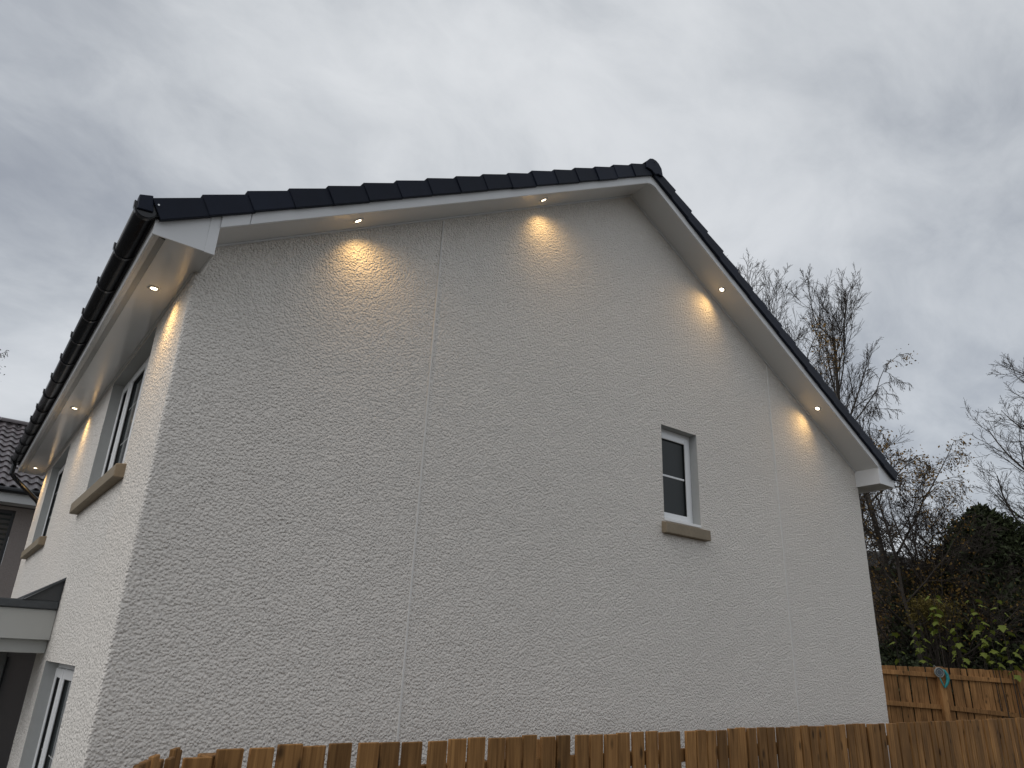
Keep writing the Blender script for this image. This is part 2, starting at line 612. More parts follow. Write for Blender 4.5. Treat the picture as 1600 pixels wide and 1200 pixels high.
for jx in (1.8993, 6.7137):
    q = MB()
    q.prism([(jx - .009, -0.004), (jx - .006, -.0075), (jx + .006, -.0075), (jx + .009, -0.004), (jx + .009, .01), (jx - .009, .01)], 'z', 0.05, top(jx) - 0.035)
    q.build('movement_bead', 'bead', house)


def gable_window():
    x0, x1, z0, z1 = GWIN
    f = MB()
    yb, yf = REV + .05, REV - .012       # frame depth
    t = 0.035
    f.box(x0, x0 + t, yf, yb, z0, z1); f.box(x1 - t, x1, yf, yb, z0, z1)
    f.box(x0 + t, x1 - t, yf, yb, z1 - t - .01, z1); f.box(x0 + t, x1 - t, yf, yb, z0, z0 + t + .015)
    w = f.build('window', 'frame', house, bevel=.003)
    s = MB()
    a0, a1, b0, b1 = x0 + t + .004, x1 - t - .004, z0 + t + .02, z1 - t - .014
    u = .06
    ys, ye = yf - .016, yf + .03
    s.box(a0, a0 + u, ys, ye, b0, b1); s.box(a1 - u, a1, ys, ye, b0, b1)
    s.box(a0 + u, a1 - u, ys, ye, b1 - u, b1); s.box(a0 + u, a1 - u, ys, ye, b0, b0 + u)
    s.build('sash', 'frame', w, bevel=.004)
    g = MB()
    gy = yf + .006
    k = .005
    for (m, n, c, d) in ((a0 + u, a0 + u + k, b0 + u, b1 - u), (a1 - u - k, a1 - u, b0 + u, b1 - u)):
        g.box(m, n, gy - .01, gy + .02, c, d)
    g.box(a0 + u + k, a1 - u - k, gy - .01, gy + .02, b1 - u - k, b1 - u); g.box(a0 + u + k, a1 - u - k, gy - .01, gy + .02, b0 + u, b0 + u + k)
    g.build('gasket', 'gasket', w)
    zm = (b0 + b1) / 2 + .0
    for (c, d) in ((b0 + u + k, zm - .011), (zm + .011, b1 - u - k)):
        boxpart('pane', 'glass_obscure', w, a0 + u + k, a1 - u - k, gy + .004, gy + .012, c, d)
    boxpart('glazing_bar', 'frame', w, a0 + u + k, a1 - u - k, gy - .002, gy + .014, zm - .0105, zm + .0105, bevel=.003)
    boxpart('frame_cill', 'frame', w, x0 + .002, x1 - .002, -.012, yf - .002, z0 + .001, z0 + .03, bevel=.004)
    q = MB()
    q.prism([(-.062, 3.375), (-.062, 3.48), (.001, 3.492), (.05, 3.492), (.05, 3.375)], 'x', 4.66, 5.342)
    q.build('sill', 'sill', w, bevel=.005)


gable_window()


def front_window(o, mull, sill=True):
    y0, y1, z0, z1 = o
    f = MB()
    xf, xb = REV - .012, REV + .05
    t = .045
    f.box(xf, xb, y0, y0 + t, z0, z1); f.box(xf, xb, y1 - t, y1, z0, z1)
    f.box(xf, xb, y0 + t, y1 - t, z1 - t, z1); f.box(xf, xb, y0 + t, y1 - t, z0, z0 + t + .01)
    for m in mull:
        f.box(xf, xb, m - .022, m + .022, z0 + t + .01, z1 - t)
    w = f.build('window', 'frame', house, bevel=.003)
    ed = [y0 + t, *[k for m in mull for k in (m - .022, m + .022)], y1 - t]
    for i in range(0, len(ed), 2):
        a, b = ed[i] + .004, ed[i + 1] - .004
        c, d = z0 + t + .015, z1 - t - .005
        s = MB(); u = .068
        xs, xe = xf - .016, xf + .03
        s.box(xs, xe, a, a + u, c, d); s.box(xs, xe, b - u, b, c, d)
        s.box(xs, xe, a + u, b - u, d - u, d); s.box(xs, xe, a + u, b - u, c, c + u)
        s.build('sash', 'frame', w, bevel=.004)
        g = MB(); k = .007
        gx = xf + .004
        g.box(gx - .01, gx + .02, a + u, a + u + k, c + u, d - u); g.box(gx - .01, gx + .02, b - u - k, b - u, c + u, d - u)
        g.box(gx - .01, gx + .02, a + u + k, b - u - k, d - u - k, d - u); g.box(gx - .01, gx + .02, a + u + k, b - u - k, c + u, c + u + k)
        g.build('gasket', 'gasket', w)
        boxpart('pane', 'glass', w, gx + .006, gx + .014, a + u + k, b - u - k, c + u + k, d - u - k)
        for fz in (.42,) if not sill else (.36, .68):
            zz = c + (d - c) * fz
            boxpart('glazing_bar', 'reveal', w, gx + .0052, gx + .0058, a + u + k, b - u - k, zz - .004, zz + .004)
    if sill:
        q = MB()
        q.prism([(-.07, z0 - .105), (-.07, z0 - .008), (.001, z0 + .003), (.05, z0 + .003), (.05, z0 - .105)], 'y', y0 - .13, y1 + .2)
        q.build('sill', 'sill', w, bevel=.006)


front_window(W1, (1.6, 2.30))
front_window(W2, (6.2,))
front_window(GWN, (1.5, 2.08), sill=False)

# front door set back in its opening
d = MB()
d.box(.13, .18, DR[0] + .0, DR[0] + .9, 0, DR[3]); d.box(.13, .18, DR[1] - .12, DR[1], 0, DR[3]); d.box(.13, .18, DR[0] + .9, DR[1] - .12, DR[3] - .1, DR[3])
dd = d.build('door_frame', 'door_frame', house)
boxpart('door_leaf', 'door', dd, .15, .17, DR[0] + .905, DR[1] - .125, .02, DR[3] - .105)


# porch canopy
def canopy():
    y0, y1 = 2.62, 7.98
    X = -1.35
    z0, z1 = 2.132, 2.372
    q = MB()
    q.box(X, .0 - .002, y0, y0 + .02, z0, z1)
    q.box(X, X + .02, y0 + .02, y1, z0, z1)
    q.box(X + .02, -.002, y1 - .02, y1, z0, z1)
    c = q.build('canopy', 'canopy_white', house, bevel=.004)
    boxpart('canopy_soffit', 'canopy_white', c, X + .02, -.002, y0 + .02, y1 - .02, z0 + .004, z0 + .02)
    q = MB()
    q.box(X + .12, -.002, y0 + .09, y0 + .2, z0 - .105, z0 + .002)
    q.box(X + .12, X + .23, y0 + .2, y1 - .1, z0 - .105, z0 + .002)
    q.build('canopy_beam', 'canopy_white', c, bevel=.004)
    q = MB()
    q.prism([(X - .03, z1 + .002), (X - .03, z1 + .062), (X + .0, z1 + .07), (.0 - .003, z1 + .07), (-.003, z1 + .002)], 'y', y0 - .03, y1 + .03)
    q.build('canopy_trim', 'lead', c, bevel=.008)
    # small pitched slate wedge against the wall, with lead verge
    q = MB()
    q.prism([(-.255, z1 + .072), (-.003, z1 + .25), (-.003, z1 + .072)], 'y', y0 - .02, y1 - .3)
    sl = q.build('canopy_roof', 'slate', c)
    q = MB()
    q.prism([(-.275, z1 + .068), (-.27, z1 + .083), (-.004, z1 + .268), (-.001, z1 + .268), (-.001, z1 + .25), (-.02, z1 + .235)], 'y', y0 - .05, y0 + .02)
    q.build('lead_verge', 'lead', c)
    q = MB()
    q.box(-.012, -.001, y0 - .03, y1 - .28, z1 + .232, z1 + .262)
    q.build('lead_flashing', 'lead', c)


canopy()


# ---- gable soffit, bargeboard, trims
def sl(x, n, y):
    """point on left/right slope: x along, n perpendicular above soffit line"""
    return (x, y, top(x) + n / CA)


def slope_bar(x0, x1, n0, n1, y0, y1):
    """bar following the roof slope between x0,x1"""
    q = MB()
    vs = []
    for x in (x0, x1):
        for (n, y) in ((n0, y0), (n1, y0), (n1, y1), (n0, y1)):
            vs.append(sl(x, n, y))
    q.add(vs, [(0, 1, 2, 3), (7, 6, 5, 4), (0, 4, 5, 1), (1, 5, 6, 2), (2, 6, 7, 3), (3, 7, 4, 0)])
    return q


for (a, b) in ((.03, W / 2), (W / 2, W - .03)):
    slope_bar(a, b, .0, .012, -G, -.0).build('gable_soffit', 'soffit', house)
    slope_bar(a, b, -.014, -.001, -.018, -.002).build('soffit_trim', 'upvc', house)
for (a, b) in ((.032, .212), (.215, W / 2), (W / 2, W - .032)):
    slope_bar(a, b, -.006, .098, -G - .018, -G - .0005).build('bargeboard', 'upvc', house, bevel=.003)
# soft rounded bargeboard apex
q = MB()
n = 10
za = top(W / 2)
arc = []
rr = .16
c0 = za - .006 / CA - rr / CA
for k in range(n + 1):
    an = math.pi / 2 + A_ - 2 * A_ * k / n
    arc.append((W / 2 + rr * math.cos(an), c0 + rr * math.sin(an)))
poly = arc + [(W / 2 + rr * SA, c0 + rr * CA + .03), (W / 2, za + .02), (W / 2 - rr * SA, c0 + rr * CA + .03)]
q.prism(poly, 'y', -G - .0215, -G + .004)
q.build('bargeboard', 'upvc', house)


def eaves_box(sgn):
    """boxed eaves at the gable corner: sgn -1 front, +1 rear"""
    X = (lambda x: x) if sgn < 0 else (lambda x: W - x)
    q = MB()
    zt = lambda x: H + P_ * x + .09 / CA
    poly = [(X(-EX), ZB), (X(-EX), zt(-EX)), (X(-.03), zt(-.03)), (X(-.03), ZB)]
    q.prism(poly, 'y', -G - .006, -G + .006)
    q.build('eaves_box_end', 'upvc', house)
    q = MB()
    poly = [(X(-.03), ZB - .004), (X(-.03), zt(-.03)), (X(.034), zt(.034)), (X(.034), ZB - .004)]
    q.prism(poly, 'y', -G - .009, -G + .006)
    # side return towards the wall
    q.box(X(.022), X(.034), -G + .006, -.001, ZB - .004, ZB + .25)
    q.build('eaves_box_corner', 'upvc', house)


eaves_box(-1); eaves_box(1)
for X in ((lambda x: x), (lambda x: W - x)):
    q = MB()
    q.box(X(-EX), X(-EX + .016), -G + .0065, LEN + G, ZB - .006, ZB + .125)
    q.build('fascia', 'upvc', house, bevel=.003)
    for (a, b) in ((-G + .0065, 3.28), (3.284, 7.0), (7.004, LEN + G)):
        if X(0) == 0:
            q = MB()
            q.box(X(-EX + .017), X(-.262 - .041), a, b, ZB, ZB + .01)
            q.box(X(-.262), X(.021), a, min(b, LEN + G), ZB, ZB + .01) if a < 0 else q.box(X(-.262), X(-.001), a, b, ZB, ZB + .01)
            q.build('eaves_soffit', 'soffit', house)
        else:
            boxpart('eaves_soffit', 'soffit', house, X(-EX + .017), X(.021), a, b, ZB, ZB + .01)
# vent strip with slots along the front soffit
q = MB()
q.box(-.3025, -.2625, -G + .02, LEN + G - .05, ZB + .006, ZB + .01)
vs_ = q.build('vent_strip', 'vent', house)
q = MB()
y = -G + .02
while y < LEN + G - .06:
    q.add([(-.3025, y, ZB + .0005), (-.2625, y + .014, ZB + .0005), (-.2625, y + .019, ZB + .0005), (-.3025, y + .005, ZB + .0005),
           (-.3025, y, ZB + .005), (-.2625, y + .014, ZB + .005), (-.2625, y + .019, ZB + .005), (-.3025, y + .005, ZB + .005)],
          [(0, 3, 2, 1), (4, 5, 6, 7), (0, 1, 5, 4), (1, 2, 6, 5), (2, 3, 7, 6), (3, 0, 4, 7)])
    y += .0135
kind(q.build('vent_slats', 'soffit', vs_), 'stuff')
q = MB()
q.box(-.012, -.001, .03, LEN, ZB - .014, ZB - .001)
q.build('soffit_trim', 'upvc', house)


# ---- roof slopes with stepped tile courses
def roof(sgn):
    q = MB()
    s0, s1, g = -.355, W / 2 / CA + .0, .312
    k = 0
    s = s0
    y0, y1 = -.345, LEN + .345

    def pt(s, n, y):
        x = s * CA - n * SA; z = H + s * SA + n * CA
        return (x if sgn < 0 else W - x, y, z)
    while s < s1:
        e = min(s + g, s1)
        vs = [pt(s, .105, y0), pt(e, .105, y0), pt(e, .178, y0), pt(s, .197, y0), pt(s, .105, y1), pt(e, .105, y1), pt(e, .178, y1), pt(s, .197, y1)]
        q.add(vs, [(0, 1, 2, 3), (7, 6, 5, 4), (0, 4, 5, 1), (3, 2, 6, 7), (0, 3, 7, 4)])
        s = e
    q.build('roof_slope', 'rooftile', house)


roof(-1); roof(1)


def verge_mesh(sgn):
    """one dry-verge cap in local coords; local x runs up the slope"""
    q = MB()
    Lc = .330
    yo0, yo1 = -.372, -.363     # lower end stands proud of upper end
    lo, hiA, hiB = .070, .218, .199

    def sec(s, yo, hi, th):
        return [(s, yo, lo), (s, yo, hi), (s, yo + .13, hi + .004), (s, yo + .13, hi - th), (s, yo + th, hi - th), (s, yo + th, lo + th), (s, yo + .036, lo + th), (s, yo + .036, lo)]
    a = sec(0, yo0, hiA, .014); b = sec(Lc, yo1, hiB, .010)
    n = 8
    q.add(a + b, [tuple(range(n)), tuple(range(2 * n - 1, n - 1, -1))] + [(i, (i + 1) % n, n + (i + 1) % n, n + i) for i in range(n)])
    if sgn > 0:
        q.v = [(-x, y, z) for x, y, z in q.v]
    return q.mesh('verge_tile', 'verge', bevel=.003)


vml, vmr = verge_mesh(-1), verge_mesh(1)
rng = random.Random(5)
g = .3118
for k in range(17):
    s = -.333 + k * g
    j = rng.uniform(-.004, .004)
    put('verge_tile', vml, house, (s * CA, rng.uniform(-.002, .002), H + s * SA + j), (rng.uniform(-.006, .006), -A_ + rng.uniform(-.004, .004), 0))
    put('verge_tile', vmr, house, (W - s * CA, rng.uniform(-.002, .002), H + s * SA + j), (rng.uniform(-.006, .006), A_ + rng.uniform(-.004, .004), 0))
# eaves starter piece closing the end of the verge
q = MB()
q.prism([(-.465, 4.63), (-.470, 4.728), (-.395, 4.752), (-.372, 4.64)], 'y', -.366, -.30)
q.build('eaves_closure', 'verge', house, bevel=.004)
# ridge cap
q = MB()
za = H + P_ * W / 2
poly = [(W / 2 - .135, za + .105), (W / 2 - .115, za + .205), (W / 2 - .07, za + .255), (W / 2 - .025, za + .275), (W / 2 + .025, za + .275),
        (W / 2 + .07, za + .255), (W / 2 + .115, za + .205), (W / 2 + .135, za + .105), (W / 2 + .055, za + .105), (W / 2, za + .075), (W / 2 - .055, za + .105)]
q.prism(poly, 'y', -.388, -.365)
rc = q.build('ridge_cap', 'verge', house, bevel=.006)
q = MB()
pol = [(W / 2 - .15, za + .17), (W / 2 - .12, za + .20), (W / 2 - .07, za + .248), (W / 2, za + .268), (W / 2 + .07, za + .248), (W / 2 + .12, za + .20), (W / 2 + .15, za + .17)]
q.prism(pol, 'y', -.364, LEN + .36)
q.build('ridge_tile', 'verge', house)
q = MB(); q.tube([(W / 2, -.388, za + .235), (W / 2, -.394, za + .235)], .009, 8); q.build('nail', 'gasket', rc)
sx, sn = -.355, .165
q = MB(); q.tube([(sx, -.368, H + P_ * sx + sn / CA), (sx, -.379, H + P_ * sx + sn / CA)], .0065, 8); q.build('screw', 'screw', house)

# ---- gutter
GX, GZ, GR = -.412, 4.658, .060


def half(r, a0=math.pi, a1=2 * math.pi, n=14):
    return [(GX + r * math.cos(a0 + (a1 - a0) * k / n), GZ + r * math.sin(a0 + (a1 - a0) * k / n)) for k in range(n + 1)]


q = MB()
o_ = half(GR); i_ = half(GR - .004)
lip = [(GX - GR - .006, GZ + .012)] 
q.prism([(GX - GR, GZ + .022), *o_, (GX + GR, GZ + .03), (GX + GR - .004, GZ + .03), *i_[::-1], (GX - GR + .004, GZ + .022)], 'y', -.345, 8.30)
gut = q.build('gutter', 'gutter', house)
gut.data.polygons.foreach_set('use_smooth', [len(p.vertices) == 4 for p in gut.data.polygons])
q = MB()
q.prism([(GX - GR - .003, GZ + .024), *half(GR + .003), (GX + GR + .003, GZ + .03)], 'y', -.352, -.335)
q.build('stop_end', 'gutter', gut)
br = MB()
br.prism([(GX - GR - .014, GZ + .034), (GX - GR - .012, GZ - .01), *half(GR + .010)[1:-1], (GX + GR + .004, GZ + .0), (GX + GR + .004, GZ + .035), (GX + GR - .003, GZ + .035),
          *half(GR - .0035)[::-1], (GX - GR + .005, GZ + .03)], 'y', -.016, .016)
bme = br.mesh('gutter_bracket', 'gutter', bevel=.002)
for k in range(14):
    put('gutter_bracket', bme, gut, (0, -.33 + .645 * k + (rng.uniform(-.03, .03) if k else 0), 0))
q = MB()
q.box(GX - GR - .008, GX + GR + .004, 3.8 - .05, 3.8 + .05, GZ - GR - .01, GZ - GR + .03)
q.tube([(GX, 8.22, GZ - .05), (GX, 8.22, GZ - .20), (GX + .06, 8.22, GZ - .26), (.0, 8.2, GZ - .55), (.04, 8.2, GZ - .62), (.04, 8.2, 0.05)], .034, 12)
q.v = q.v[8:]; q.f = [tuple(i - 8 for i in f) for f in q.f[6:]]
q.build('downpipe', 'gutter', house, smooth=False)

# ---------------------------------------------------------------- downlights
bz = MB()
n = 24
prof = [(.043, 0), (.043, -.004), (.037, -.0075), (.027, -.006), (.0235, -.001)]
for i, (r, z) in enumerate(prof):
    bz.v += [(r * math.cos(2 * math.pi * k / n), r * math.sin(2 * math.pi * k / n), z) for k in range(n)]
for i in range(len(prof) - 1):
    bz.f += [(i * n + k, i * n + (k + 1) % n, (i + 1) * n + (k + 1) % n, (i + 1) * n + k) for k in range(n)]
bz_me = bz.mesh('bezel', 'bezel', smooth=True)
ln = MB()
ln.v = [(0, 0, -.0045)] + [(0.023 * math.cos(2 * math.pi * k / n), 0.023 * math.sin(2 * math.pi * k / n), -.0025) for k in range(n)]
ln.f = [(0, 1 + (k + 1) % n, 1 + k) for k in range(n)]
ln_me = ln.mesh('lens', 'lens', smooth=True)


def downlight(label, loc, tilt, watts):
    t = bpy.data.objects.new('soffit_downlight', None)
    COL.objects.link(t)
    t.location = loc; t.rotation_euler = (0, tilt, 0); t.empty_display_size = .05
    t['label'] = label; t['category'] = 'downlight'; t['group'] = 'warm downlights in the soffits'
    for nme, me in (('bezel', bz_me), ('lens', ln_me)):
        o = bpy.data.objects.new(nme, me); COL.objects.link(o); o.parent = t
    l = bpy.data.lights.new('spot', 'SPOT')
    l.energy = watts; l.color = (1.0, 0.62, 0.23)
    l.spot_size = R(144); l.spot_blend = 1.0; l.shadow_soft_size = .02
    lo = bpy.data.objects.new('spot', l); COL.objects.link(lo); lo.parent = t
    lo.location = (0, 0, -.012)


GW_ = 9.5
for lab, x in (('warm downlight in the gable soffit, nearest the front eaves box', 1.04), ('warm downlight in the gable soffit, nearest the ridge on the left slope', 2.90),
               ('warm downlight high on the right gable slope, nearest the ridge', 5.67), ('warm downlight low on the right gable slope above the thin joint', 7.51)):
    z = top(x)
    downlight(lab, (x, -.17, z - .0005), -A_ if x < W / 2 else A_, GW_)
for lab, y in (('warm downlight in the front eaves soffit, nearest the gable corner', .46), ('warm downlight in the front eaves soffit, between the two upper windows', 4.09),
               ('warm downlight in the front eaves soffit, farthest along by the downpipe', 7.80)):
    downlight(lab, (-.16, y, ZB - .0005), 0, GW_ * 1.5)


# ---------------------------------------------------------------- neighbouring house
def neighbour():
    nb = thing('neighbouring_house', 'grey rendered neighbouring house with brown pantile roof behind the downpipe', 'house', (-3, 14, 0))
    ey, ez, ry, rz = 10.5, 4.64, 14.1, 6.60
    x0, x1 = -7.0, 1.9
    wy = ey + .42
    q = MB()
    wz = 4.36
    win = (-1.35, -.09, 3.35, 4.30)
    for (a, b, c, d_) in ((x0 + .3, win[0], 0, wz), (win[0], win[1], 0, win[2]), (win[0], win[1], win[3], wz), (win[1], x1 - .3, 0, wz)):
        q.add([(a, wy, c), (b, wy, c), (b, wy, d_), (a, wy, d_)], [(0, 1, 2, 3)])
    for xx in (x0 + .3, x1 - .3):
        q.add([(xx, wy, 0), (xx, 17.7, 0), (xx, 17.7, wz), (xx, ry, rz - .15), (xx, wy, wz)], [(0, 1, 2, 3, 4)])
    me = bpy.data.meshes.new('wall'); me.from_pydata(q.v, [], q.f); me.update(); me.materials.append(MATS['nb_wall'])
    put('wall', me, nb)
    f = MB()
    t = .05
    f.box(win[0], win[0] + t, wy + .05, wy + .11, win[2], win[3]); f.box(win[1] - t, win[1], wy + .05, wy + .11, win[2], win[3])
    f.box(win[0] + t, win[1] - t, wy + .05, wy + .11, win[3] - t, win[3]); f.box(win[0] + t, win[1] - t, wy + .05, wy + .11, win[2], win[2] + t)
    w = f.build('window', 'door_frame', nb)
    boxpart('pane', 'glass', w, win[0] + t, win[1] - t, wy + .09, wy + .1, win[2] + t, win[3] - t)
    for k in range(9):
        z = win[2] + t + .06 + k * .088
        boxpart('blind_slat', 'blind', w, win[0] + t, win[1] - t, wy + .075, wy + .085, z, z + .05)
    boxpart('fascia', 'nb_fascia', nb, x0, x1, ey + .03, ey + .06, ez - .26, ez - .06)
    boxpart('soffit', 'nb_fascia', nb, x0, x1, ey + .062, wy + .02, ez - .255, ez - .235)
    q = MB(); q.tube([(x0, ey - .03, ez - .055), (x1, ey - .03, ez - .055)], .055, 12); q.build('gutter', 'gutter', nb)
    # roof
    sl_ = (rz - ez) / (ry - ey); a = math.atan(sl_); Ls = math.hypot(rz - ez, ry - ey)
    q = MB()
    q.add([(x0, ey, ez - .05), (x1, ey, ez - .05), (x1, ry, rz - .05), (x0, ry, rz - .05)], [(0, 1, 2, 3)])
    q.add([(x0, ry, rz - .05), (x1, ry, rz - .05), (x1, 2 * ry - ey, ez - .05), (x0, 2 * ry - ey, ez - .05)], [(0, 1, 2, 3)])
    rf = q.build('roof', 'nb_tile', nb)
    # pantile
    tw, tl, gauge = .172, .40, .335
    nx = 9
    tv, tf = [], []
    for s in (0, 1):
        for k in range(nx):
            u = k / (nx - 1)
            zz = .022 * math.sin(2 * math.pi * u + .6)
            for dz in (0, -.016):
                tv.append((u * tw * 1.06, s * tl, zz + dz + (.030 if s == 0 else -.002)))
    for k in range(nx - 1):
        a0 = 2 * k; b0 = 2 * nx + 2 * k
        tf += [(a0, a0 + 2, b0 + 2, b0), (a0 + 1, b0 + 1, b0 + 3, a0 + 3), (a0, a0 + 1, a0 + 3, a0 + 2)]
    tf += [(0, 2 * nx, 2 * nx + 1, 1), (2 * nx - 2, 2 * nx - 1, 4 * nx - 1, 4 * nx - 2)]
    tm = bpy.data.meshes.new('roof_tile'); tm.from_pydata(tv, [], tf); tm.update(); tm.materials.append(MATS['nb_tile'])
    rows = int(Ls / gauge) + 1
    rg = random.Random(3)
    rest = MB()
    cols = int((x1 - x0) / tw)
    cut = int((-2.3 - x0) / tw); cut2 = cut + 26
    for r_ in range(rows):
        s = r_ * gauge
        for c in range(cols):
            X = x0 + c * tw
            y, z = ey + s * math.cos(a) - .03, ez + s * math.sin(a) - .01
            if cut <= c < cut2:
                put('roof_tile', tm, rf, (X, y, z + rg.uniform(-.004, .004)), (a + rg.uniform(-.01, .01), 0, rg.uniform(-.008, .008)))
            else:
                ca, sa = math.cos(a), math.sin(a)
                rest.add([(X + v[0], y + v[1] * ca - v[2] * sa, z + v[1] * sa + v[2] * ca) for v in tv], tf)
    me = bpy.data.meshes.new('roof_tiles'); me.from_pydata(rest.v, [], rest.f); me.update(); me.materials.append(MATS['nb_tile'])
    kind(put('roof_tiles', me, rf), 'stuff')
    q = MB()
    xx = x0
    rid = MB()
    n = 8
    poly = [(ry + .13 * math.cos(math.pi * k / n), rz - .0 + .10 * math.sin(math.pi * k / n)) for k in range(n + 1)]
    rid.prism([(p[0] - ry, p[1]) for p in poly], 'x', 0, .445)
    rme = rid.mesh('ridge_tile', 'nb_tile')
    while xx < x1:
        put('ridge_tile', rme, rf, (xx, ry, .0 + rg.uniform(-.003, .003)))
        xx += .45


neighbour()


# ---------------------------------------------------------------- fences
def board_mesh(name, w, t, h, material, point=0.0):
    q = MB()
    q.box(-w / 2, w / 2, -t / 2, t / 2, 0, h)
    return q.mesh(name, material, bevel=.003)


def fence(name, label, A, B, ztop, zb, pitch, bw, seed, material, side, posts, rails, post_top=0.0, z_end=None, skip=(), base_low=None, group=None, jitter=.008, rail_end=None, s0=0.0):
    """A,B 2D ends; boards on one side, rails on 'side' (+1 = left of A->B)"""
    A = Vector(A); B = Vector(B)
    D = (B - A); Ln = D.length; D.normalize()
    Nn = Vector((-D.y, D.x))
    ang = math.atan2(D.y, D.x)
    t = thing(name, label, 'fence', ((A.x + B.x) / 2, (A.y + B.y) / 2, zb), group)
    rg = random.Random(seed)
    z_end = ztop if z_end is None else z_end
    mesh = board_mesh('board', bw, .019, ztop - zb, material)
    meshes = [mesh] + [board_mesh('board', bw + dw, .019, ztop - zb, material) for dw in (.002, -.003, .003)]
    s = s0 + pitch / 2
    k = 0
    while s < Ln:
        f = s / Ln
        p = A + D * s
        low = base_low.get(k, 0) if base_low else 0
        put('board', rg.choice(meshes), t, (p.x, p.y, zb + (z_end - ztop) * f + rg.uniform(-jitter, jitter * .5) - low),
            (rg.uniform(-.006, .006), rg.uniform(-.007, .007), ang + rg.uniform(-.02, .02)))
        s += pitch + rg.uniform(-.003, .003)
        k += 1
    for ss in posts:
        p = A + D * ss + Nn * side * .062
        zt = ztop + (z_end - ztop) * ss / Ln + post_top
        q = MB(); q.box(-.05, .05, -.05, .05, 0, zt - zb)
        put('post', q.mesh('post', material, bevel=.004), t, (p.x, p.y, zb), (0, 0, ang))
    for (sa, sb, za, zb_) in rails:
        pa = A + D * sa + Nn * side * .0305; pb = A + D * sb + Nn * side * .0305
        q = MB()
        vs = []
        l = (pb - pa).length
        for (x, dz) in ((0, za), (l, zb_)):
            for (yy, z) in ((-.0185, 0), (.0185, 0), (.0185, .075), (-.0185, .075)):
                vs.append((x, yy, dz + z - za))
        q.add(vs, [(0, 1, 2, 3), (7, 6, 5, 4), (0, 4, 5, 1), (1, 5, 6, 2), (2, 6, 7, 3), (3, 7, 4, 0)])
        put('rail', q.mesh('rail', material, bevel=.003), t, (pa.x, pa.y, za), (0, 0, ang))
    return t


FA, FB = (.022, -1.683), (11.2, -.82)
FL = (Vector(FB) - Vector(FA)).length
fence('garden_fence', 'long brown vertical-board fence across the bottom, in front of the gable', FA, FB, 1.758, 0.0, .1255, .104, 11, 'fence_wood', 1,
      [.16] + [2.0 + 1.9 * k for k in range(5)],
      [(0.1, FL, 1.575, 1.575), (0.1, FL, .9, .9), (0.1, FL, .25, .25)], post_top=-.03, base_low={0: .032})
fence('return_fence', 'short brown board fence at the bottom left corner, boards seen edge-on', (.03, -1.70), (-.78, -3.14), 1.768, 0.0, .074, .066, 13, 'fence_wood', -1,
      [1.6], [(0.02, 1.62, 1.55, 1.55), (0.02, 1.62, .9, .9), (0.02, 1.62, .25, .25)], post_top=-.04, jitter=.016)

# back fence, rails and posts on this side
BA, BB = Vector((11.6, 3.18)), Vector((17.4, -1.18))
BD = (BB - BA).normalized()


def bs(x):
    return (x - BA.x) / BD.x


BL = (BB - BA).length
sp1, sp2 = bs(13.70), bs(14.83)
fence('back_fence', 'brown board fence with posts and rails showing, below the trees', tuple(BA), tuple(BB), 2.375, .45, .105, .093, 17, 'back_fence_wood', -1,
      [sp1, sp2, sp1 - 1.8, sp2 + 1.8], [(sp1 - 1.74, sp1 - .051, 2.25, 2.205), (sp1 + .051, sp2 - .05, 2.19, 2.16), (sp2 + .051, sp2 + 1.75, 2.19, 2.16),
                              (sp1 - 1.74, sp1 - .051, 1.74, 1.685), (sp1 + .051, sp2 - .05, 1.68, 1.60), (sp2 + .051, sp2 + 1.75, 1.66, 1.62),
                              (sp1 - 1.74, sp2 + 1.7, .9, .9)], post_top=.012)


# round dark disc with teal loop hanging on the back fence
def ornament():
    c = BA + BD * (sp1 - .06)
    Nn = Vector((-BD.y, BD.x)) * -1
    o = Vector((c.x, c.y, 0)) + Vector((Nn.x, Nn.y, 0)) * .135
    t = thing('hanging_ornament', 'small teal teardrop loop with round dark disc hung on back fence post', 'ornament', (o.x, o.y, 2.29))
    U = Vector((BD.x, BD.y, 0)); Z = Vector((0, 0, 1)); NN = Vector((Nn.x, Nn.y, 0))
    P0 = Vector((o.x, o.y, 2.29))

    def w(u, z, n=0):
        return P0 + U * u + Z * z + NN * n
    q = MB()
    q.tube([w(.0, 0, -.012), w(0, 0, .02), w(0, 0, .032)], [.075, .075, .062], 20)
    q.build('disc', 'disc_grey', t)
    for (r, rad, m, nm) in ((.078, .009, 'disc_rim', 'rim'), (.045, .008, 'disc_rim', 'ring')):
        q = MB()
        pts = [w(r * math.cos(k * math.pi / 12), r * math.sin(k * math.pi / 12), .026) for k in range(25)]
        q.tube(pts, rad, 6, caps=False); q.build(nm, m, t, smooth=True)
    q = MB()
    # flattened crescent / teardrop band
    ctrl = [(.055, .055), (.10, .03), (.135, -.03), (.14, -.10), (.115, -.17), (.08, -.225), (.062, -.25), (.045, -.215), (.02, -.15), (.0, -.09)]
    rad = [.012, .022, .028, .030, .026, .018, .010, .012, .012, .010]
    q.tube([w(u, z, .015) for u, z in ctrl], rad, 8)
    q.build('teal_loop', 'teal', t, smooth=True)
    q = MB()
    q.tube([w(-.02, .07, 0), w(-.03, .12, -.06), w(-.03, .05, -.1)], .004, 6)
    q.build('hook', 'disc_rim', t)


ornament()


